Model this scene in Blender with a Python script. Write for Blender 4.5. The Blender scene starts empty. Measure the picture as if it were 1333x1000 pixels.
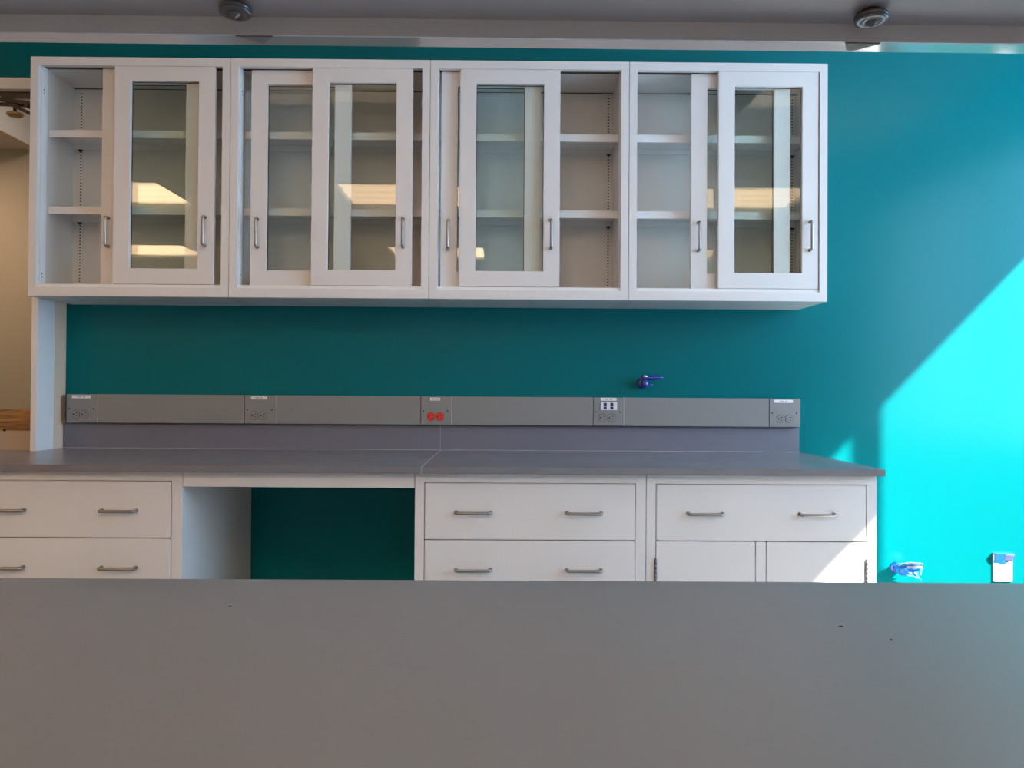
import bpy, bmesh, math, random
from mathutils import Vector, Matrix
random.seed(7)
S = bpy.context.scene
C = S.collection

# ------------------------------------------------------------------ camera
yaw, pitch, roll, fpx = -0.0059, 0.0095, 0.0066, 996.57
F = Vector((-math.sin(yaw) * math.cos(pitch), math.cos(yaw) * math.cos(pitch), math.sin(pitch)))
R0 = Vector((math.cos(yaw), math.sin(yaw), 0)); U0 = R0.cross(F)
R = R0 * math.cos(roll) + U0 * math.sin(roll); U = U0 * math.cos(roll) - R0 * math.sin(roll)
cd = bpy.data.cameras.new('camera'); cam = bpy.data.objects.new('camera', cd); C.objects.link(cam)
cam.matrix_world = Matrix(((R.x, U.x, -F.x, 1.8267), (R.y, U.y, -F.y, -3.2151), (R.z, U.z, -F.z, 1.162), (0, 0, 0, 1)))
cd.sensor_width = 36; cd.sensor_fit = 'HORIZONTAL'; cd.lens = 36 * fpx / 1333; cd.clip_start = 0.02
S.camera = cam
# ------------------------------------------------------------------ world, sun, exposure
w = bpy.data.worlds.new('sky'); S.world = w; w.use_nodes = True
bg = w.node_tree.nodes['Background']
bg.inputs[0].default_value = (0.46, 0.71, 1.0, 1); bg.inputs[1].default_value = 10.5
sl = bpy.data.lights.new('sun', 'SUN'); sl.energy = 30; sl.color = (1.0, 0.95, 0.86); sl.angle = math.radians(0.9)
so = bpy.data.objects.new('sun', sl); C.objects.link(so); so.location = (8, -4, 6)
so.rotation_euler = Vector((1.0, -0.96, 1.045)).to_track_quat('Z', 'Y').to_euler()
WARM = (1.0, 0.67, 0.39); TUBE = 15.5; SIDE_TUBE = 1.8
S.view_settings.view_transform = 'Standard'; S.view_settings.look = 'None'
S.view_settings.exposure = 0.0; S.view_settings.gamma = 1.0; S.view_settings.use_curve_mapping = False
try:
    S.cycles.use_denoising = True; S.cycles.max_bounces = 10; S.cycles.diffuse_bounces = 6
    S.cycles.transparent_max_bounces = 16; S.cycles.sample_clamp_indirect = 6
except Exception: pass

# ------------------------------------------------------------------ materials
def mat(name, col, rough=0.5, metal=0.0, bump=0.0, scale=200, var=0.0, vscale=3.0, spec=0.5, coat=0.0, emit=None, es=0):
    m = bpy.data.materials.new(name); m.use_nodes = True; nt = m.node_tree; b = nt.nodes['Principled BSDF']
    b.inputs['Base Color'].default_value = (*col, 1); b.inputs['Roughness'].default_value = rough
    b.inputs['Metallic'].default_value = metal; b.inputs['Specular IOR Level'].default_value = spec
    b.inputs['Coat Weight'].default_value = coat
    tc = nt.nodes.new('ShaderNodeTexCoord')
    if var:
        n = nt.nodes.new('ShaderNodeTexNoise'); n.inputs['Scale'].default_value = vscale; n.inputs['Detail'].default_value = 5
        nt.links.new(tc.outputs['Object'], n.inputs['Vector'])
        mx = nt.nodes.new('ShaderNodeMix'); mx.data_type = 'RGBA'
        mx.inputs[6].default_value = (*[c * (1 - var) for c in col], 1); mx.inputs[7].default_value = (*[min(1, c * (1 + var)) for c in col], 1)
        nt.links.new(n.outputs['Fac'], mx.inputs[0]); nt.links.new(mx.outputs[2], b.inputs['Base Color'])
    if bump:
        n2 = nt.nodes.new('ShaderNodeTexNoise'); n2.inputs['Scale'].default_value = scale; n2.inputs['Detail'].default_value = 3
        nt.links.new(tc.outputs['Object'], n2.inputs['Vector'])
        bp = nt.nodes.new('ShaderNodeBump'); bp.inputs['Strength'].default_value = bump; bp.inputs['Distance'].default_value = 0.001
        nt.links.new(n2.outputs['Fac'], bp.inputs['Height']); nt.links.new(bp.outputs['Normal'], b.inputs['Normal'])
    if emit:
        b.inputs['Emission Color'].default_value = (*emit, 1); b.inputs['Emission Strength'].default_value = es
    return m
M = {}
M['teal'] = mat('teal_wall_paint', (0.0, 0.150, 0.166), 0.22, bump=0.10, scale=320, spec=0.16)
M['white'] = mat('white_painted_steel', (0.76, 0.745, 0.745), 0.38, var=0.012, vscale=2)
M['lining'] = mat('cabinet_lining_steel', (0.70, 0.69, 0.67), 0.42)
M['rail'] = mat('white_enamel_rail', (0.86, 0.86, 0.86), 0.35)
M['resin'] = mat('grey_epoxy_resin', (0.215, 0.205, 0.225), 0.26, bump=0.06, scale=500, var=0.05, vscale=14)
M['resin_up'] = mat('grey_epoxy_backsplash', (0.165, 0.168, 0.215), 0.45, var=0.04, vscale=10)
M['island'] = mat('grey_matt_resin', (0.225, 0.216, 0.217), 0.38, bump=0.05, scale=700, var=0.04, vscale=6)
M['caulk'] = mat('pale_grey_caulk', (0.36, 0.35, 0.37), 0.6)
M['race'] = mat('grey_raceway_paint', (0.24, 0.24, 0.24), 0.42, var=0.02)
M['race_edge'] = mat('bare_raceway_edge', (0.42, 0.43, 0.45), 0.4, metal=0.4)
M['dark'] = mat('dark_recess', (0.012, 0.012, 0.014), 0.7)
M['nickel'] = mat('satin_nickel', (0.36, 0.34, 0.325), 0.34, metal=1.0)
M['paper'] = mat('white_label', (0.80, 0.79, 0.80), 0.5)
M['ink'] = mat('label_ink', (0.12, 0.11, 0.12), 0.6)
M['red'] = mat('red_socket_plastic', (0.80, 0.028, 0.018), 0.35)
M['jack'] = mat('white_jack_plastic', (0.80, 0.80, 0.86), 0.35)
M['navy'] = mat('navy_port_plastic', (0.006, 0.010, 0.06), 0.4)
M['blue'] = mat('blue_valve_enamel', (0.005, 0.025, 0.28), 0.13, spec=0.6, coat=0.5)
M['chrome'] = mat('chrome', (0.8, 0.8, 0.82), 0.10, metal=1.0)
M['steelgrey'] = mat('dark_zinc', (0.17, 0.19, 0.22), 0.33, metal=0.85)
M['shelf'] = mat('grey_shelf_paint', (0.40, 0.44, 0.52), 0.45)
M['return_lit'] = mat('shelf_return_cool_light', (0.62, 0.72, 0.86), 0.4)  # shelf paint made lighter and bluer to imitate light on the angled return
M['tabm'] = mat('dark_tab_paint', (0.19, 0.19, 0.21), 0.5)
M['lip'] = mat('polished_shelf_lip', (0.62, 0.62, 0.66), 0.08, metal=0.35)
M['tape'] = mat('blue_painters_tape', (0.008, 0.15, 0.50), 0.55, bump=0.5, scale=90, var=0.12, vscale=40)
M['film'] = mat('clear_wrap', (0.42, 0.55, 0.62), 0.2, spec=0.8)
M['filmp'] = mat('lavender_film', (0.13, 0.15, 0.33), 0.3)
M['ceil'] = mat('white_ceiling', (0.72, 0.70, 0.68), 0.8)
M['wallpale'] = mat('off_white_wall_paint', (0.62, 0.57, 0.52), 0.6)
M['tan'] = mat('tan_wall_paint', (0.47, 0.36, 0.26), 0.65, bump=0.15, scale=200)
M['soffit'] = mat('pink_beige_paint', (0.80, 0.61, 0.54), 0.65)
M['jambm'] = mat('white_jamb_paint', (0.80, 0.78, 0.77), 0.45)
M['floor'] = mat('vinyl_floor', (0.36, 0.33, 0.30), 0.35, var=0.08, vscale=30)
M['brass'] = mat('aged_brass', (0.50, 0.33, 0.14), 0.32, metal=1.0)
M['bronze'] = mat('dark_bronze', (0.07, 0.05, 0.045), 0.42, metal=0.7)
M['tanj'] = mat('tan_reveal_paint', (0.78, 0.58, 0.43), 0.6)
M['frame'] = mat('white_window_frame', (0.70, 0.70, 0.70), 0.4)
M['lens'] = mat('warm_fluorescent_lens', (0.9, 0.85, 0.8), 0.5, emit=WARM, es=TUBE)
M['can'] = mat('fixture_housing', (0.70, 0.69, 0.66), 0.4)
def glass(name, tint, ior):
    m = bpy.data.materials.new(name); m.use_nodes = True; nt = m.node_tree
    for n in list(nt.nodes): nt.nodes.remove(n)
    out = nt.nodes.new('ShaderNodeOutputMaterial'); mx = nt.nodes.new('ShaderNodeMixShader')
    t = nt.nodes.new('ShaderNodeBsdfTransparent'); t.inputs[0].default_value = (*tint, 1)
    g = nt.nodes.new('ShaderNodeBsdfGlossy'); g.inputs['Roughness'].default_value = 0.015
    lw = nt.nodes.new('ShaderNodeLayerWeight'); lw.inputs[0].default_value = 0.5
    pw = nt.nodes.new('ShaderNodeMath'); pw.operation = 'POWER'; pw.inputs[1].default_value = 10.5
    f = nt.nodes.new('ShaderNodeMath'); f.operation = 'MULTIPLY_ADD'; r0 = ((ior - 1) / (ior + 1)) ** 2
    f.inputs[1].default_value = 1 - r0; f.inputs[2].default_value = r0; f.use_clamp = True
    nt.links.new(lw.outputs['Facing'], pw.inputs[0]); nt.links.new(pw.outputs[0], f.inputs[0])
    nt.links.new(f.outputs[0], mx.inputs[0]); nt.links.new(t.outputs[0], mx.inputs[1]); nt.links.new(g.outputs[0], mx.inputs[2])
    nt.links.new(mx.outputs[0], out.inputs[0]); return m
M['glass'] = glass('cabinet_glass', (0.955, 0.985, 0.975), 1.36)
M['winglass'] = glass('window_glass', (0.97, 0.98, 0.98), 1.45)
def wood():
    m = mat('brown_pine', (0.33, 0.16, 0.055), 0.5); nt = m.node_tree; b = nt.nodes['Principled BSDF']
    tc = nt.nodes.new('ShaderNodeTexCoord'); mp = nt.nodes.new('ShaderNodeMapping'); mp.inputs['Scale'].default_value = (3, 20, 26)
    n = nt.nodes.new('ShaderNodeTexNoise'); n.inputs['Scale'].default_value = 1.6; n.inputs['Detail'].default_value = 6; n.inputs['Distortion'].default_value = 1.4
    cr = nt.nodes.new('ShaderNodeValToRGB'); cr.color_ramp.elements[0].position = .35; cr.color_ramp.elements[1].position = .66
    cr.color_ramp.elements[0].color = (0.20, 0.085, 0.025, 1); cr.color_ramp.elements[1].color = (0.50, 0.26, 0.09, 1)
    nt.links.new(tc.outputs['Object'], mp.inputs[0]); nt.links.new(mp.outputs[0], n.inputs['Vector'])
    nt.links.new(n.outputs['Fac'], cr.inputs[0]); nt.links.new(cr.outputs[0], b.inputs['Base Color']); return m
M['wood'] = wood()

# ------------------------------------------------------------------ mesh builder
class MB:
    def __init__(s): s.v = []; s.f = []; s.m = []; s.cm = 0; s.sm = set()
    def add(s, vs, fs, smooth=False):
        o = len(s.v); s.v += [tuple(p) for p in vs]
        for f in fs:
            if smooth: s.sm.add(len(s.f))
            s.f.append([o + i for i in f]); s.m.append(s.cm)
        return s
    def mi(s, i): s.cm = i; return s
    def box(s, x0, x1, y0, y1, z0, z1):
        x0, x1 = min(x0, x1), max(x0, x1); y0, y1 = min(y0, y1), max(y0, y1); z0, z1 = min(z0, z1), max(z0, z1)
        vs = [(x, y, z) for x in (x0, x1) for y in (y0, y1) for z in (z0, z1)]
        return s.add(vs, [(0, 1, 3, 2), (4, 6, 7, 5), (0, 4, 5, 1), (2, 3, 7, 6), (0, 2, 6, 4), (1, 5, 7, 3)])
    def ring(s, x0, x1, z0, z1, a0, a1, c0, c1, y0, y1):
        """rectangular frame in the XZ plane: outer x0..x1,z0..z1, hole a0..a1,c0..c1, depth y0..y1"""
        o = [(x0, z0), (x1, z0), (x1, z1), (x0, z1)]; i = [(a0, c0), (a1, c0), (a1, c1), (a0, c1)]
        vs = [(p[0], y0, p[1]) for p in o + i] + [(p[0], y1, p[1]) for p in o + i]; fs = []
        for k in range(4):
            n = (k + 1) % 4
            fs += [(k, n, n + 4, k + 4), (k + 8, k + 12, n + 12, n + 8), (k, k + 8, n + 8, n), (k + 4, n + 4, n + 12, k + 12)]
        return s.add(vs, fs)
    def cyl(s, c, axis, r, h, n=24, r2=None):
        c = Vector(c); ax = Vector(axis).normalized(); r2 = r if r2 is None else r2
        a = ax.orthogonal().normalized(); b = ax.cross(a); vs = []
        for k in range(n):
            t = 2 * math.pi * k / n; d = a * math.cos(t) + b * math.sin(t)
            vs += [c + d * r, c + ax * h + d * r2]
        s.add(vs, [(2 * k, 2 * ((k + 1) % n), 2 * ((k + 1) % n) + 1, 2 * k + 1) for k in range(n)], True)
        o = len(s.v) - 2 * n
        s.f.append([o + 2 * k for k in range(n)][::-1]); s.m.append(s.cm)
        s.f.append([o + 2 * k + 1 for k in range(n)]); s.m.append(s.cm)
        return s
    def lathe(s, c, axis, prof, n=28):
        c = Vector(c); ax = Vector(axis).normalized(); a = ax.orthogonal().normalized(); b = ax.cross(a); vs = []; L = len(prof)
        for k in range(n):
            t = 2 * math.pi * k / n; d = a * math.cos(t) + b * math.sin(t)
            vs += [c + ax * h + d * r for r, h in prof]
        fs = [(k * L + j, ((k + 1) % n) * L + j, ((k + 1) % n) * L + j + 1, k * L + j + 1) for k in range(n) for j in range(L - 1)]
        return s.add(vs, fs, True)
    def tube(s, pts, rad, n=10):
        pts = [Vector(p) for p in pts]; rad = rad if isinstance(rad, (list, tuple)) else [rad] * len(pts); vs = []
        up = None
        for i, p in enumerate(pts):
            d = (pts[min(i + 1, len(pts) - 1)] - pts[max(i - 1, 0)]).normalized()
            if up is None: up = d.orthogonal().normalized()
            up = (up - d * up.dot(d)).normalized(); b = d.cross(up)
            vs += [p + (up * math.cos(2 * math.pi * k / n) + b * math.sin(2 * math.pi * k / n)) * rad[i] for k in range(n)]
        fs = [(i * n + k, i * n + (k + 1) % n, (i + 1) * n + (k + 1) % n, (i + 1) * n + k) for i in range(len(pts) - 1) for k in range(n)]
        s.add(vs, fs, True); o = len(s.v) - len(vs)
        s.f.append([o + k for k in range(n)][::-1]); s.m.append(s.cm)
        s.f.append([o + (len(pts) - 1) * n + k for k in range(n)]); s.m.append(s.cm)
        return s
    def prism(s, pts, z0, z1):
        n = len(pts); vs = [(x, y, z0) for x, y in pts] + [(x, y, z1) for x, y in pts]
        return s.add(vs, [tuple(range(n))[::-1], tuple(range(n, 2 * n))] + [(k, (k + 1) % n, (k + 1) % n + n, k + n) for k in range(n)])
    def done(s, name, m, parent=None, bev=0.0, loc=(0, 0, 0), seg=2):
        me = bpy.data.meshes.new(name); me.from_pydata(s.v, [], s.f); me.update()
        for x in (m if isinstance(m, (list, tuple)) else [m]): me.materials.append(M[x])
        for i, p in enumerate(me.polygons): p.material_index = s.m[i]; p.use_smooth = i in s.sm
        bm = bmesh.new(); bm.from_mesh(me); bmesh.ops.recalc_face_normals(bm, faces=bm.faces)
        if bev:
            es = [e for e in bm.edges if len(e.link_faces) == 2 and e.calc_face_angle(0) > 0.7]
            bmesh.ops.bevel(bm, geom=es, offset=bev, segments=seg, affect='EDGES', clamp_overlap=True)
        bm.to_mesh(me); bm.free()
        o = bpy.data.objects.new(name, me); C.objects.link(o); o.location = loc
        if parent: o.parent = parent
        return o
def tag(o, label, cat, group=None):
    o['label'] = label; o['category'] = cat
    if group: o['group'] = group
    return o
def thing(name, label, cat, loc, group=None, rz=0):
    o = bpy.data.objects.new(name, None); C.objects.link(o); o.location = loc; o.rotation_euler = (0, 0, rz)
    o.empty_display_size = 0.05
    return tag(o, label, cat, group)
def struct(o): o['kind'] = 'structure'; return o
def copy_tree(o, parent=None):
    c = o.copy(); C.objects.link(c); c.parent = parent
    for ch in list(o.children): copy_tree(ch, c)
    return c

W = 0.762
XR, XL, YB, ZC = 4.75, -3.8, -9.0, 3.0
# ------------------------------------------------------------------ room shell
ox0, ox1, oz0, oz1 = -.80, -0.045, 0.914, 2.46        # opening through the back wall
b = MB(); b.box(ox1, XR + .04, 0, .14, 0, ZC); b.box(XL, ox0, 0, .14, 0, ZC); b.box(ox0, ox1, 0, .14, 0, oz0 - .03); b.box(ox0, ox1, 0, .14, oz1, ZC)
struct(b.done('wall_back', 'teal'))
struct(MB().box(XL - .1, XL, YB, 0, 0, ZC).done('wall_left', 'tan'))
struct(MB().box(XL - .1, XR + .04, YB - .1, YB, 0, ZC).done('wall_front', 'wallpale'))
struct(MB().box(XL - .1, XR + .04, YB - .1, .14, -.1, 0).done('floor', 'floor'))
struct(MB().box(XL - .1, XR + .04, YB - .1, -.001, ZC, ZC + .1).done('ceiling', 'ceil'))
# right wall with one window band of three lights
HEAD, SILL = 2.555, 0.90
b = MB(); b.box(XR, XR + .04, YB, 0, 0, SILL); b.box(XR, XR + .04, YB, 0, HEAD, ZC)
b.box(XR, XR + .04, -.05, 0, SILL, HEAD); b.box(XR, XR + .04, YB, -2.75, SILL, HEAD)
struct(b.done('wall_right', 'wallpale'))
wn = bpy.data.objects.new('window_1', None); C.objects.link(wn); wn.location = (XR + .02, -2.1, SILL); struct(wn)
WY = -2.1
for (a, c) in ((-1.42, -1.33),):
    MB().box(-.02, .02, a - WY, c - WY, 0, HEAD - SILL).done('mullion', 'frame', wn)
for (a, c) in ((-1.33, -.05), (-2.75, -1.42)):
    MB().box(-.003, .003, a - WY, c - WY, 0, HEAD - SILL).done('glass_pane', 'winglass', wn)
MB().box(-.10, .02, -2.75 - WY, -.05 - WY, -.03, 0).done('sill', 'frame', wn)
# room seen through the opening
struct(MB().box(-3.6, .9, 1.72, 1.80, 0, 3.1).done('wall_far', 'tan'))
struct(MB().box(.9, .98, .14, 1.8, 0, 3.1).done('wall_far_right', 'tan'))
struct(MB().box(-3.68, -3.6, .14, 1.8, 0, 3.1).done('wall_far_left', 'tan'))
struct(MB().box(-3.7, 1.0, .1401, 1.8, 3.1, 3.18).done('ceiling_far', 'ceil'))
struct(MB().box(-3.7, 1.0, .14, 1.8, -.1, 0).done('floor_far', 'floor'))
b = MB().mi(0).box(-3.6, -1.21, .14, 1.72, 2.71, 3.1).mi(1).box(-3.6, -1.21, .14, 1.72, 2.70, 2.71)
struct(b.done('trim_1', ['ceil', 'soffit']))
struct(MB().box(-3.7, 1.0, .0, .14, ZC, 3.18).done('trim_3', 'ceil'))
# frame of the opening: deep jamb panel standing on the counter and header
tr = bpy.data.objects.new('trim_2', None); C.objects.link(tr); tr.location = (-.045, -.1, .9145); struct(tr)
MB().box(0, .0245, -.099, .017, 0, 1.4715).done('jamb_panel', 'jambm', tr, .0015)
MB().box(0, .0243, .0172, .0985, 0, 1.4715).done('wall_reveal', 'tanj', tr, .001)
MB().box(-.735, 0, -.099, .017, 1.4265, 1.4715).done('header', 'jambm', tr, .0015)
MB().box(-.760, -.735, -.099, .0985, 0, 1.4715).done('jamb_panel', 'jambm', tr, .0015)

# ------------------------------------------------------------------ ceiling lights
def fixture():
    t = thing('ceiling_light', '', 'light', (0, 0, ZC))
    b = MB(); b.box(-.62, .62, -.46, .46, -.02, -.001); b.box(-.62, .62, -.46, -.43, -.07, -.02); b.box(-.62, .62, .43, .46, -.07, -.02)
    b.box(-.62, -.60, -.43, .43, -.07, -.02); b.box(.60, .62, -.43, .43, -.07, -.02); b.done('housing', 'can', t)
    for y in (-.30, -.10, .10, .30): MB().box(-.58, .58, y - .045, y + .045, -.05, -.021).done('lens', 'lens', t)
    return t
lx = [(-1.8, 'left'), (.92, 'middle'), (3.9, 'right')]
ly = [(-1.75, 'nearest the teal wall'), (-4.35, 'second from the teal wall'), (-7.2, 'farthest from the teal wall')]
f0 = None; dims = []
for y, ny in ly:
    for x, nx in lx:
        if f0 is None: f0 = fixture(); f = f0
        else: f = copy_tree(f0)
        f.location = (x - (1.0 if y < -6 and x < 0 else 0), y, ZC)
        if y > -2: dims.append((f, 'lens_dim'))
        elif x > 3: dims.append((f, 'lens_mid'))
        f['label'] = 'warm four-lamp ceiling light, %s in the row %s' % (nx, ny); f['group'] = 'ceiling lights'
M['lens_dim'] = mat('dimmed_fluorescent_lens', (0.9, 0.85, 0.8), 0.5, emit=WARM, es=SIDE_TUBE)
M['lens_mid'] = mat('half_lit_fluorescent_lens', (0.9, 0.85, 0.8), 0.5, emit=WARM, es=TUBE * .6)
for f, ln in dims:
    for c in f.children:
        if c.name.startswith('lens'):
            c.material_slots[0].link = 'OBJECT'; c.material_slots[0].material = M[ln]
fill_lamp = thing('ceiling_light', 'added unseen round fill lamp, high in the room beyond the opening', 'light', (-.45, .95, 3.1))  # extra lamp out of view, added to brighten the far bulkhead
M['lens_fill'] = mat('pale_fill_lens', (0.9, 0.88, 0.84), 0.5, emit=(1.0, 0.89, 0.77), es=45)
MB().cyl((0, 0, -.05), (0, 0, 1), .16, .049, 28).done('housing', 'can', fill_lamp); MB().cyl((0, 0, -.06), (0, 0, 1), .14, .01, 28).done('lens', 'lens_fill', fill_lamp)
fl = thing('ceiling_light', 'warm lamp under the dropped ceiling of the room beyond the opening', 'light', (-2.0, .95, 2.70))
M['lens_far'] = mat('bright_warm_lens', (0.9, 0.85, 0.8), 0.5, emit=(1.0, 0.76, 0.54), es=105)
MB().cyl((0, 0, -.05), (0, 0, 1), .16, .049, 28).done('housing', 'can', fl); MB().cyl((0, 0, -.06), (0, 0, 1), .14, .01, 28).done('lens', 'lens_far', fl)

# ------------------------------------------------------------------ bar pulls
def pull(parent, x, z, length, y, vertical):
    """bar pull: two short posts and a bar, returned as one mesh; y is the face plane"""
    h = length / 2; so = .024; r = .0052
    pts = []
    for k in range(5):
        t = k / 4 * math.pi / 2
        pts.append((-h + .008 * (1 - math.cos(t)), -so + .008 * (1 - math.sin(t))))
    path = [(-h, 0)] + pts + [(-p[0], p[1]) for p in reversed(pts)] + [(h, 0)]
    q = [((0, yy, a) if vertical else (a, yy, 0)) for a, yy in path]
    b = MB().tube(q, r, 12)
    for s_ in (-h, h):
        b.cyl((0, 0, s_) if vertical else (s_, 0, 0), (0, -1, 0), .0064, .0025, 14)
    return b.done('handle', 'nickel', parent, loc=(x, y, z))

# ------------------------------------------------------------------ wall cabinets
Z0, H, D = 1.513, 0.914, 0.297
def door(t, x, y, rear):
    w_, h_ = .384, .834
    d = MB().ring(0, w_, 0, h_, .0625, w_ - .0625, .060, h_ - .057, -.010, .010).done('door', 'white', t, .0015, (x, y, .0485))
    MB().box(.0605, w_ - .0605, -.002, .002, .058, h_ - .055).done('glass_pane', 'glass', d)
    MB().ring(.0615, w_ - .0615, .059, h_ - .056, .0645, w_ - .0645, .062, h_ - .059, .004, .0075).done('gasket', 'dark', d)
    pull(d, .029 if rear else w_ - .033, .202, .108, -.010, True)
    return d
def wall_cabinet(k, fx, rx, label):
    t = thing('wall_cabinet', label, 'cabinet', (k * W, -.001, Z0), 'glazed wall cabinets')
    e = .0007
    MB().ring(e, W - e, 0, H, .031, W - .031, .035, .882, -D, -.276).done('face_frame', 'white', t, .0012)
    for s_ in (0, 1):
        X = lambda a: a if s_ == 0 else W - a
        MB().box(X(e), X(.029), -.2758, 0, 0, H).done('side_panel', 'lining', t)
        b = MB().mi(0).box(X(.0291), X(.0325), -.2758, -.239, .03, .8895)
        b.mi(1)
        for z in (.09, .80): b.cyl((X(.0324), -.262, z), (1 if s_ == 0 else -1, 0, 0), .0032, .0005, 12).box(X(.0324), X(.0329), -.2635, -.2605, z - .016, z - .011)
        b.done('track_return', ['rail', 'dark'], t)
    MB().box(.029, W - .029, -.2758, 0, .89, H).done('top_panel', 'lining', t)
    MB().box(.029, W - .029, -.2758, 0, 0, .035).done('bottom_panel', 'white', t)
    MB().box(.029, W - .029, -.052, -.046, .035, .89).done('back_panel', 'lining', t)
    b = MB().box(.0312, W - .0312, -.290, -.286, .0352, .0475); b.box(.0326, W - .0326, -.2848, -.236, .0352, .042); b.box(.0326, W - .0326, -.2705, -.2695, .042, .0468)
    b.done('sill_track', 'rail', t, .0006)
    MB().box(.0326, W - .0326, -.2755, -.241, .8885, .8898).done('head_track_shade', 'bronze', t)  # dark strip colours in the shade of the recess above the doors
    MB().box(.0295, W - .0295, -.0528, -.052, .8855, .8885).done('back_seam', 'dark', t)
    for xs in (.061, .715):
        p = MB().box(xs - .0125, xs + .0125, -.0535, -.052, .04, .885).done('pilaster_strip', 'lining', t)
        b = MB()
        for i in range(65): b.box(xs - .003, xs + .003, -.0541, -.0534, .052 + i * .0127 - .0021, .052 + i * .0127 + .0021)
        b.done('slot_row', 'dark', p)['kind'] = 'stuff'
    for z in (.330, .630):
        b = MB().box(.0305, W - .0305, -.222, -.0545, z + .025, z + .029); b.box(.0305, W - .0305, -.222, -.2195, z, z + .025)
        b.box(.0305, W - .0305, -.0570, -.0545, z + .004, z + .025)
        s2 = MB(); s2 = b.done('shelf', 'white', t)
        for xs in (.061, .715):
            MB().box(xs - .008, xs + .008, -.062, -.0545, z - .003, z + .003).cyl((xs, -.058, z - .007), (0, 0, 1), .0035, .005, 12).done('shelf_clip', 'bronze', s2)
    door(t, fx, -.2835, False); door(t, rx, -.2575, True)
    return t
wall_cabinet(0, .3185, .2595, 'leftmost white glazed wall cabinet, open at its left, beside the pass-through')
wall_cabinet(1, .311, .070, 'second white glazed wall cabinet from the left, both sliding doors covering it')
wall_cabinet(2, .114, .041, 'third white glazed wall cabinet from the left, open at its right')
wall_cabinet(3, .3435, .2445, 'rightmost white glazed wall cabinet, at the bright teal wall')

# ------------------------------------------------------------------ base cabinets
BD = .692
def base_body(t, holes):
    """face frame with openings, sides, floor, kick and chase filler"""
    MB().box(.001, .019, -BD + .02, -.141, .10, .888).done('side_panel', 'white', t)
    MB().box(W - .019, W - .001, -BD + .02, -.141, .10, .888).done('side_panel', 'white', t)
    MB().box(.003, .017, -.1385, -.003, .0, .888).done('filler_panel', 'white', t)
    MB().box(W - .017, W - .003, -.1385, -.003, .0, .888).done('filler_panel', 'white', t)
    MB().box(.02, W - .02, -.160, -.150, .10, .888).done('back_panel', 'lining', t)
    MB().box(.02, W - .02, -BD + .02, -.160, .10, .118).done('floor_panel', 'lining', t)
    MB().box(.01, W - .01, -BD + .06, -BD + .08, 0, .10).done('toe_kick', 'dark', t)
    xs0, xs1 = .0315, W - .0345
    b = MB().ring(.0008, W - .0008, .10, .891, xs0, xs1, .13, .8605, -BD, -BD + .02)
    b.done('face_frame', 'white', t, .0012)
def drawer(t, x0, x1, z0, z1, hx, hz):
    b = MB().box(x0, x1, -BD - .0005, -BD + .0185, z0, z1)
    d = b.done('drawer', 'white', t, .002)
    MB().ring(x0 + .02, x1 - .02, z0 + .02, z1 - .02, x0 + .03, x1 - .03, z0 + .03, z1 - .03, -BD + .019, -BD + .5).done('drawer_box', 'lining', d)
    for x in hx: pull(d, x, hz, .112, -BD - .0005, False)
def drawer_cabinet(k, label):
    t = thing('drawer_cabinet', label, 'cabinet', (k * W, -.001, 0), 'white base cabinets')
    base_body(t, None)
    for z0, z1, hz in ((.6735, .8585, .763), (.4855, .6705, .576), (.1325, .4825, .35)):
        drawer(t, .0335, W - .0365, z0, z1, (.1905, .557) if k == 0 else (.194, .558), hz)
    return t
drawer_cabinet(0, 'white drawer cabinet directly left of the open knee space')
drawer_cabinet(-1, 'white drawer cabinet under the pass-through, beyond the left edge of the picture')
drawer_cabinet(2, 'white drawer cabinet between the open knee space and the door cabinet')
t = thing('door_cabinet', 'white base cabinet with one wide drawer over two doors, right end of counter', 'cabinet', (3 * W, -.001, 0), 'white base cabinets')
base_body(t, None)
drawer(t, .0335, W - .0365, .6735, .8585, (.195, .563), .763)
MB().box(.3625, .3955, -BD, -BD + .0185, .131, .6705).done('centre_stile', 'white', t, .001)
for x0, x1, hx in ((.0335, .3605, .0315), (.3975, W - .0365, W - .0345)):
    d = MB().box(x0, x1, -BD - .0005, -BD + .0185, .1325, .6705).done('door', 'white', t, .002)
    for zt in (.612, .255):
        b = MB()
        for i in range(5): b.cyl((hx, -BD - .003, zt - .0155 * (i + 1)), (0, 0, 1), .0046, .0150, 12)
        b.cyl((hx, -BD - .003, zt), (0, 0, 1), .003, .004, 10)
        b.done('hinge', 'steelgrey', d)
o = MB().box(W + .0008, 2 * W - .0008, -BD + .0005, -BD + .022, .8415, .891).box(W + .0008, 2 * W - .0008, -BD + .022, -.3, .872, .891).done('apron_panel', 'white', bev=.0012)
tag(o, 'white apron rail under the counter above the open knee space', 'panel')

# ------------------------------------------------------------------ counter and backsplash
SX = 1.5485
o = MB().box(-.815, SX - .0012, -.7266, -.0015, .8925, .9144).done('countertop', 'resin', bev=.002); tag(o, 'left length of grey resin countertop, from the picture edge to the seam', 'countertop', 'wall counter tops')
MB().box(SX - .0012, SX + .0012, -.7262, -.002, .8935, .9147).done('caulk_seam', 'caulk', o)
o = MB().box(SX + .0012, 3.0604, -.7266, -.0015, .8925, .9144).done('countertop', 'resin', bev=.002); tag(o, 'right length of grey resin countertop, from the seam to the sunlit end', 'countertop', 'wall counter tops')
o = MB().box(-.0195, SX - .001, -.0195, -.0015, .9150, 1.018).done('backsplash', 'resin_up', bev=.001); tag(o, 'left grey backsplash strip under the outlets, up to the pale joint', 'backsplash', 'grey backsplashes')
MB().box(SX - .001, SX + .001, -.0199, -.0015, .9150, 1.0175).done('caulk_joint', 'caulk', o)
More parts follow.
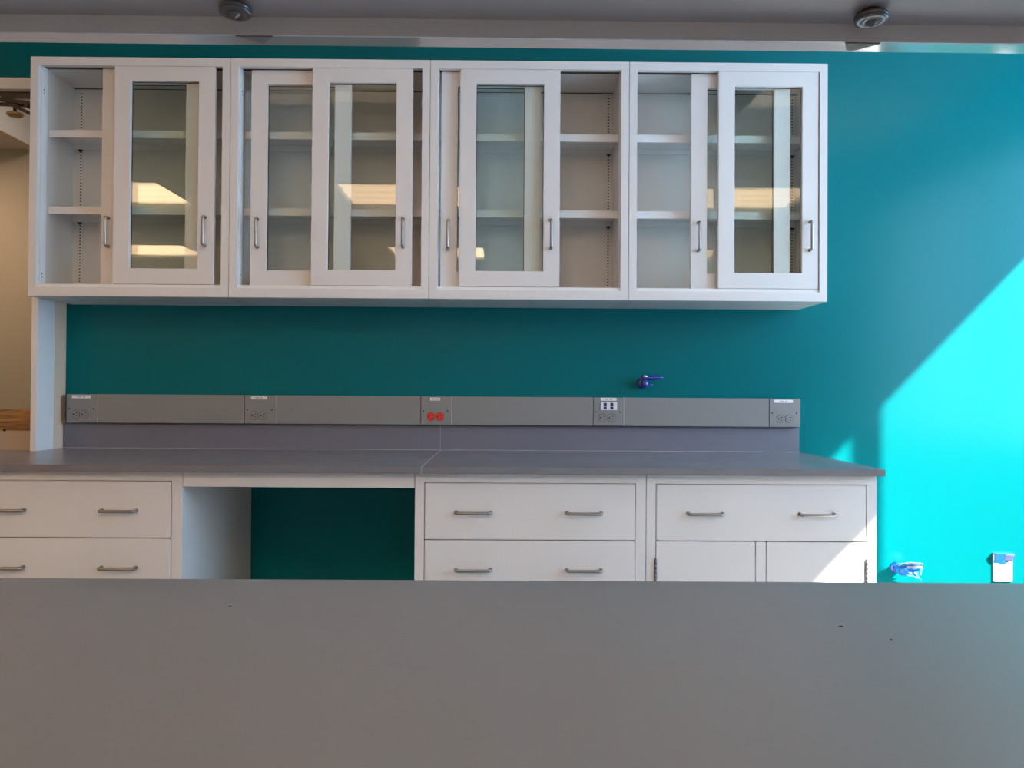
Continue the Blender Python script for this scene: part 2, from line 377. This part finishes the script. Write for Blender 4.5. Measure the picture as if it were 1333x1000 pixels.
MB().add([(-.0195, -.0195, .9148), (SX, -.0195, .9148), (SX, -.0215, .9148), (-.0195, -.0215, .9148), (-.0195, -.0195, .9170), (SX, -.0195, .9170)],
         [(0, 1, 5, 4), (3, 4, 5, 2), (0, 3, 2, 1), (0, 4, 3), (1, 2, 5)]).done('caulk_bead', 'caulk', o)
o = MB().box(SX + .001, 3.0480, -.0195, -.0015, .9150, 1.018).done('backsplash', 'resin_up', bev=.001); tag(o, 'right grey backsplash strip, from the pale joint to the counter end', 'backsplash', 'grey backsplashes')
MB().add([(SX, -.0195, .9148), (3.048, -.0195, .9148), (3.048, -.0215, .9148), (SX, -.0215, .9148), (SX, -.0195, .9170), (3.048, -.0195, .9170)],
         [(0, 1, 5, 4), (3, 4, 5, 2), (0, 3, 2, 1), (0, 4, 3), (1, 2, 5)]).done('caulk_bead', 'caulk', o)

# ------------------------------------------------------------------ raceway with outlets
rc = thing('power_raceway', 'long grey power raceway with five outlet stations above the backsplash', 'raceway', (.0, -.0015, 1.0215))
RH, RD = .1175, .0435
MB().box(.0085, 3.040, -.036, 0, .002, RH - .001).done('channel', 'race', rc)
PL = [(.009, .134), (.7425, .8685), (1.470, 1.594), (2.184, 2.308), (2.914, 3.040)]
for i in range(4):
    a, c = PL[i][1], PL[i + 1][0]
    b = MB().mi(0).box(a + .0035, c - .0025, -RD, -.036, 0, RH).mi(1).box(a + .0006, a + .0032, -RD - .0008, -.036, 0, RH)
    o = b.done('cover_panel', ['race', 'race_edge'], rc)
MB().box(3.0402, 3.0418, -RD, 0, 0, RH).done('end_cap', 'race_edge', rc)
def outlet(p, x, z, m):
    b = MB().mi(0); n = 24; r = .0165
    vs = []
    for k in range(n):
        t_ = 2 * math.pi * k / n; vs.append((min(.0145, max(-.0145, r * math.cos(t_))), r * math.sin(t_)))
    pv = [(x_, -.0022, z_) for x_, z_ in vs] + [(x_, 0, z_) for x_, z_ in vs]
    b.add(pv, [tuple(range(n))] + [(k, (k + 1) % n, (k + 1) % n + n, k + n) for k in range(n)])
    b.mi(1).box(-.0002, .0085, -.0026, -.0020, .0050, .0072).box(-.0002, .0070, -.0026, -.0020, -.0072, -.0050).cyl((-.0085, -.0019, 0), (0, -1, 0), .0032, .0008, 12)
    # dark reveal behind the face
    rr = [(a * 1.09, c * 1.07) for a, c in vs]
    b.mi(1).add([(x_, -.0003, z_) for x_, z_ in rr], [tuple(range(n))])
    return b.done('socket', [m, 'dark'], p, loc=(x, -.0012, z))
LB = [(.031, .107, 3, 'plain'), (.768, .8345, 3, 'plain'), (1.507, 1.5485, 5, 'red'), (2.2135, 2.279, 3, 'data'), (2.9345, 3.011, 3, 'plain')]
for (a, c), (l0, l1, nl, kind) in zip(PL, LB):
    pl = MB().box(0, c - a, -.0012, .0065, .0, RH - .0005).done('outlet_plate', 'race', rc, .0006, (a, -RD, 0))
    if kind == 'red': pl['label'] = 'outlet plate with two red sockets'
    if kind == 'data': pl['label'] = 'outlet plate with white four-port jack panel'
    mid = {0: .0565, 1: .0585, 2: .0600, 3: .0570, 4: .0635}[PL.index((a, c))]
    for dx in (-.0182, .0182): outlet(pl, mid + dx, .0335, 'red' if kind == 'red' else 'race')
    for x in (.0105, c - a - .0145): MB().cyl((x, -.0012, .057), (0, -1, 0), .0030, .0012, 14).done('screw', 'dark', pl)
    zl = RH - .0175 if kind != 'data' else RH - .0135
    b = MB().mi(0).box(l0 - a, l1 - a, -.0016, -.0011, zl, zl + .0125).mi(1); cx = (l0 + l1) / 2 - a
    wn_ = (l1 - l0) * (.62 if kind == 'red' else .36)
    for i in range(nl * 2):
        x = cx - wn_ / 2 + wn_ * i / (nl * 2 - 1)
        if i == nl: continue
        b.box(x - .0016, x + .0012, -.0018, -.0015, zl + .004, zl + .0085)
    b.done('label_strip', ['paper', 'ink'], pl)
    if kind == 'data':
        b = MB().mi(0).box(l0 - a, l1 - a + .002, -.0042, -.0010, .0655, .0975).mi(1)
        for x in (.018, .0455):
            for z in (.0835, .0685): b.box(l0 - a + x - .0065, l0 - a + x + .0065, -.0046, -.0040, z - .0005, z + .0115)
        b.done('jack_panel', ['jack', 'navy'], pl)

# ------------------------------------------------------------------ blue gas valve
def valve_body(t, hose=True):
    MB().lathe((0, 0, 0), (0, -1, 0), [(0, 0), (.0235, 0), (.0235, .005), (.020, .010), (.012, .014), (0, .0145)]).done('wall_flange', 'blue', t)
    b = MB().tube([(0, -.010, 0), (.001, -.030, -.001), (.003, -.048, -.001)], [.011, .0115, .0125], 18)
    b.lathe((.003, -.045, -.012), (0, 0, 1), [(0, 0), (.0155, .001), (.0165, .006), (.0165, .014), (.0125, .020), (.0105, .028), (0, .030)], 24)
    b.done('valve_body', 'blue', t)
    MB().lathe((.004, -.045, .016), (0, 0, 1), [(.0088, 0), (.0088, .006), (.0118, .009), (.0118, .014), (.008, .0185), (0, .0195)], 22).done('stem_cap', 'chrome', t)
    # lever handle: flattened wedge pointing right
    sec = [(-.012, .0085, .0055), (.000, .0125, .0085), (.020, .0120, .0100), (.046, .0105, .0105), (.064, .0085, .0080), (.077, .0050, .0040), (.080, .002, .0015)]
    vs = []; n = 14
    for x, wy, hz in sec:
        for k in range(n):
            a = 2 * math.pi * k / n; vs.append((x, -.045 + wy * math.cos(a), .0215 + hz * math.sin(a) + .03 * max(0, x)))
    fs = [(i * n + k, i * n + (k + 1) % n, (i + 1) * n + (k + 1) % n, (i + 1) * n + k) for i in range(len(sec) - 1) for k in range(n)]
    b = MB().add(vs, fs, True); b.f += [list(range(n)), [len(sec) * n - 1 - k for k in range(n)]]; b.m += [0, 0]
    b.done('lever_handle', 'blue', t)
    MB().tube([(.014, -.046, -.006), (.026, -.047, -.0065), (.038, -.048, -.007)], [.0042, .0032, .0026], 12).done('hose_nozzle', 'blue', t)
t = thing('gas_valve', 'blue lever gas valve on the teal wall above the raceway', 'valve', (2.392, -.0005, 1.199)); valve_body(t)
t = thing('gas_valve', 'gas valve wrapped in blue tape and clear film, low on sunlit wall', 'valve', (3.462, -.0005, .432))
MB().lathe((0, 0, 0), (0, -1, 0), [(0, 0), (.0235, 0), (.0235, .005), (.018, .010), (.012, .013), (0, .0135)]).done('wall_flange', 'blue', t)
MB().tube([(0, -.010, 0), (.002, -.032, 0), (.005, -.058, 0)], [.0135, .015, .016], 18).lathe((.005, -.055, -.016), (0, 0, 1), [(0, 0), (.017, .002), (.019, .012), (.016, .024), (.013, .036), (0, .038)], 20).done('valve_body', 'tape', t)
def crumple(pts, thick, name, m, parent, seed, nx=12, nz=7, amp=.0025):
    """a crumpled sheet bent over a path; pts = corner function (u,v)->Vector"""
    rnd = random.Random(seed); vs = []
    for j in range(nz + 1):
        for i in range(nx + 1):
            p = pts(i / nx, j / nz); vs.append((p[0] + rnd.uniform(-amp, amp), p[1] + rnd.uniform(-amp, amp), p[2] + rnd.uniform(-amp, amp)))
    fs = [(j * (nx + 1) + i, j * (nx + 1) + i + 1, (j + 1) * (nx + 1) + i + 1, (j + 1) * (nx + 1) + i) for j in range(nz) for i in range(nx)]
    b = MB().add(vs, fs, True); o = b.done(name, m, parent)
    md = o.modifiers.new('thickness', 'SOLIDIFY'); md.thickness = thick
    return o
crumple(lambda u, v: (-.018 + .085 * u, -.075 + .02 * math.sin(v * 3), -.024 + .036 * v + (.010 - .012 * u) * (1 - v)), .0006, 'tape_wrap', 'tape', t, 3)
crumple(lambda u, v: (-.030 + .075 * u, -.078 + .055 * v, .018 + .006 * math.sin(u * 3.1)), .0006, 'tape_wrap', 'tape', t, 4)
crumple(lambda u, v: (-.020 + .088 * u, -.088 + .03 * (1 - v), .014 + .022 * v + .006 * math.sin(u * 3.1)), .0005, 'film_wrap', 'film', t, 5, amp=.0015)
MB().box(.000, .064, -.094, -.0925, .018, .0265).done('tag_card', 'race', t)
crumple(lambda u, v: (.062 + .008 * v, -.085 + .01 * u, -.012 + .045 * v), .0005, 'film_wrap', 'film', t, 6, 6, 8, .002)
crumple(lambda u, v: (.040 + .030 * u, -.074, -.026 + .008 * v - .012 * u), .0005, 'tape_wrap', 'tape', t, 8, 6, 3, .001)

# ------------------------------------------------------------------ box with tape at right
t = thing('wall_box', 'white electrical plate with blue tape tented over its top, low at right edge', 'electrical box', (3.871, -.0005, .376))
MB().box(0, .081, -.008, 0, 0, .118).done('cover', 'paper', t, .002)
MB().box(-.001, .082, -.027, -.0005, .1192, .1204).done('tape_strip', 'tape', t)
pts = [(-.001, .1204, -.027), (.042, .1204, -.028), (.082, .1204, -.027), (.079, .100, -.020), (.066, .090, -.0110), (.048, .074, -.0095), (.036, .070, -.0092), (.020, .078, -.0095), (-.001, .080, -.0105)]
n = len(pts); vs = [(x, y, z) for x, z, y in pts] + [(x, y + .0008, z) for x, z, y in pts] + [(.038, -.0195, .100), (.038, -.0187, .100)]
MB().add(vs, [(k, (k + 1) % n, 2 * n) for k in range(n)] + [((k + 1) % n + n, k + n, 2 * n + 1) for k in range(n)] + [(k, k + n, (k + 1) % n + n, (k + 1) % n) for k in range(n)]).done('tape_flap', 'tape', t)
crumple(lambda u, v: (.036 + .040 * u, -.0135 - .014 * v - .002 * math.sin(u * 3), .088 + .030 * v), .0005, 'film_patch', 'filmp', t, 9, 8, 6, .0010)
MB().add([(.080, -.026, .119), (.086, -.016, .112), (.083, -.012, .092), (.079, -.019, .100)], [(0, 1, 2, 3), (3, 2, 1, 0)]).done('tape_end', 'tape', t)
MB().cyl((.042, -.0082, .042), (0, -1, 0), .003, .0012, 14).done('screw', 'chrome', t)

# ------------------------------------------------------------------ wood board and bracket in the opening
o = MB().box(-.775, -.0500, -.168, -.130, .9932, 1.0775).done('wooden_board', 'wood', bev=.002)
tag(o, 'brown wooden board lying across the pass-through at the left edge', 'board')
MB().cyl((-.165, -.168, .996), (0, -1, 0), .006, .0015, 14).done('nail_hole', 'dark', o)
o = MB().box(-.775, -.0500, -.165, -.133, .9146, .9930).done('board_support', 'tan', bev=.001)
tag(o, 'tan painted upstand carrying the wooden board on the counter', 'upstand')
t = thing('header_bracket', 'dark folding bracket with a brass disc, hanging under the white header', 'bracket', (-.13, -.14, 2.341))
MB().box(-.09, .08, -.03, .03, -.006, -.0005).done('mounting_plate', 'bronze', t)
def bar(name, a, c, wd, th, m, y=0):
    a = Vector(a); c = Vector(c); d = (c - a).normalized(); u = Vector((0, 1, 0)); n_ = d.cross(u)
    vs = [p + u * (y + sy * wd / 2) + n_ * (sn * th / 2) for p in (a, c) for sy in (-1, 1) for sn in (-1, 1)]
    return MB().add(vs, [(0, 1, 3, 2), (4, 6, 7, 5), (0, 4, 5, 1), (2, 3, 7, 6), (0, 2, 6, 4), (1, 5, 7, 3)]).done(name, m, t, .001)
bar('arm', (-.16, 0, -.012), (.072, 0, -.046), .016, .014, 'bronze', -.012)
bar('arm', (-.18, 0, -.034), (.02, 0, -.040), .014, .012, 'bronze', .008)
bar('arm', (-.030, 0, -.048), (.075, 0, -.098), .016, .013, 'bronze', -.026)
MB().cyl((.035, -.03, -.052), (0, 1, 0), .008, .05, 14).done('pivot', 'bronze', t)
MB().cyl((-.02, -.012, -.080), (0, 0, 1), .007, .045, 16).done('stem', 'bronze', t)
MB().lathe((-.02, -.012, -.094), (0, 0, 1), [(0, 0), (.022, .001), (.030, .006), (.030, .012), (.020, .017), (0, .018)], 24).done('disc', 'brass', t)

# ------------------------------------------------------------------ island bench
t = thing('island_bench', 'grey-topped island bench across the whole foreground', 'bench', (1.75, -2.62, 0))
MB().box(-1.45, 1.35, -.40, .410, .8895, .9144).done('worktop', 'island', t, .002)
MB().box(-1.40, 1.30, -.34, .36, .10, .889).done('carcass', 'white', t, .002)
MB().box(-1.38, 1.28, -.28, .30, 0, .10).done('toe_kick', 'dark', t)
for i in range(3):
    d = MB().box(-1.38 + i * .892, -1.38 + i * .892 + .880, .361, .378, .13, .86).done('panel', 'white', t, .002)
o = thing('overhead_shelf', 'grey metal shelf above the island, its underside along the top edge', 'shelf', (1.75, -2.62, .9158))
o.rotation_euler = (0, .0022, 0)
YS = .131
MB().box(-1.25, 1.15, -.14, YS, .590, .596).done('shelf_board', 'shelf', o)
MB().box(-1.25, 1.15, YS - .0025, YS, .5755, .590).done('front_flange', 'shelf', o)
MB().box(-1.25, 1.15, -.14, -.1375, .5755, .590).done('rear_flange', 'shelf', o)
MB().box(-1.25, 1.15, YS - .0185, YS, .5735, .5755).done('front_lip', 'lip', o)
MB().box(-1.25, 1.15, YS - .021, YS - .0186, .5735, .590).done('inner_return', 'return_lit', o)
for x in (-1.1, 1.0):
    MB().box(x - .02, x + .02, -.02, .02, -.0012 + x * .0023, .590).done('post', 'shelf', o, .002)
for x, rz in ((1.5805 - 1.75, 1), (2.149 - 1.75, -1)):
    d = MB().lathe((x, .086, .5898), (0, 0, -1), [(0, 0), (.0085, 0), (.0085, .0030), (.0135, .0034), (.0143, .0042), (.0143, .0060), (.0132, .0066), (.0140, .0072), (.0140, .0088), (.0115, .0096), (.0085, .0096), (.0078, .0088), (.0055, .0088), (0, .0088)], 32).done('round_foot', 'steelgrey', o)
    MB().lathe((x - .002 * rz, .088, .5812), (0, 0, -1), [(.0062, 0), (.0056, .0012), (.0030, .0020), (.0022, .0038), (0, .0042)], 18).done('screw', 'steelgrey', d)
# small pointed tabs folded over the lip beside each foot
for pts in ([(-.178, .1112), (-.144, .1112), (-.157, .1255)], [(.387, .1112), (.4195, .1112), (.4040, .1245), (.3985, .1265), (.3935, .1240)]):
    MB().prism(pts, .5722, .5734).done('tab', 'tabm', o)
for x, y, l in ((2.1826, -2.4023, .0032), (1.5128, -2.3387, .0018), (2.2145, -2.4445, .0013)):
    c = MB().add([(x + l * math.cos(k * 1.0472) * (1 + .3 * (k % 2)), y + l * .5 * math.sin(k * 1.0472), .91455) for k in range(6)] + [(x, y, .9156)],
                 [(k, (k + 1) % 6, 6) for k in range(6)] + [(5, 4, 3, 2, 1, 0)]).done('debris_chip', 'dark')
    tag(c, {.0032: 'largest dark chip of debris, on the right half of the island top', .0018: 'dark speck of debris near the far left of the island top', .0013: 'tiny dark speck right of the largest chip on the island top'}[l], 'debris')
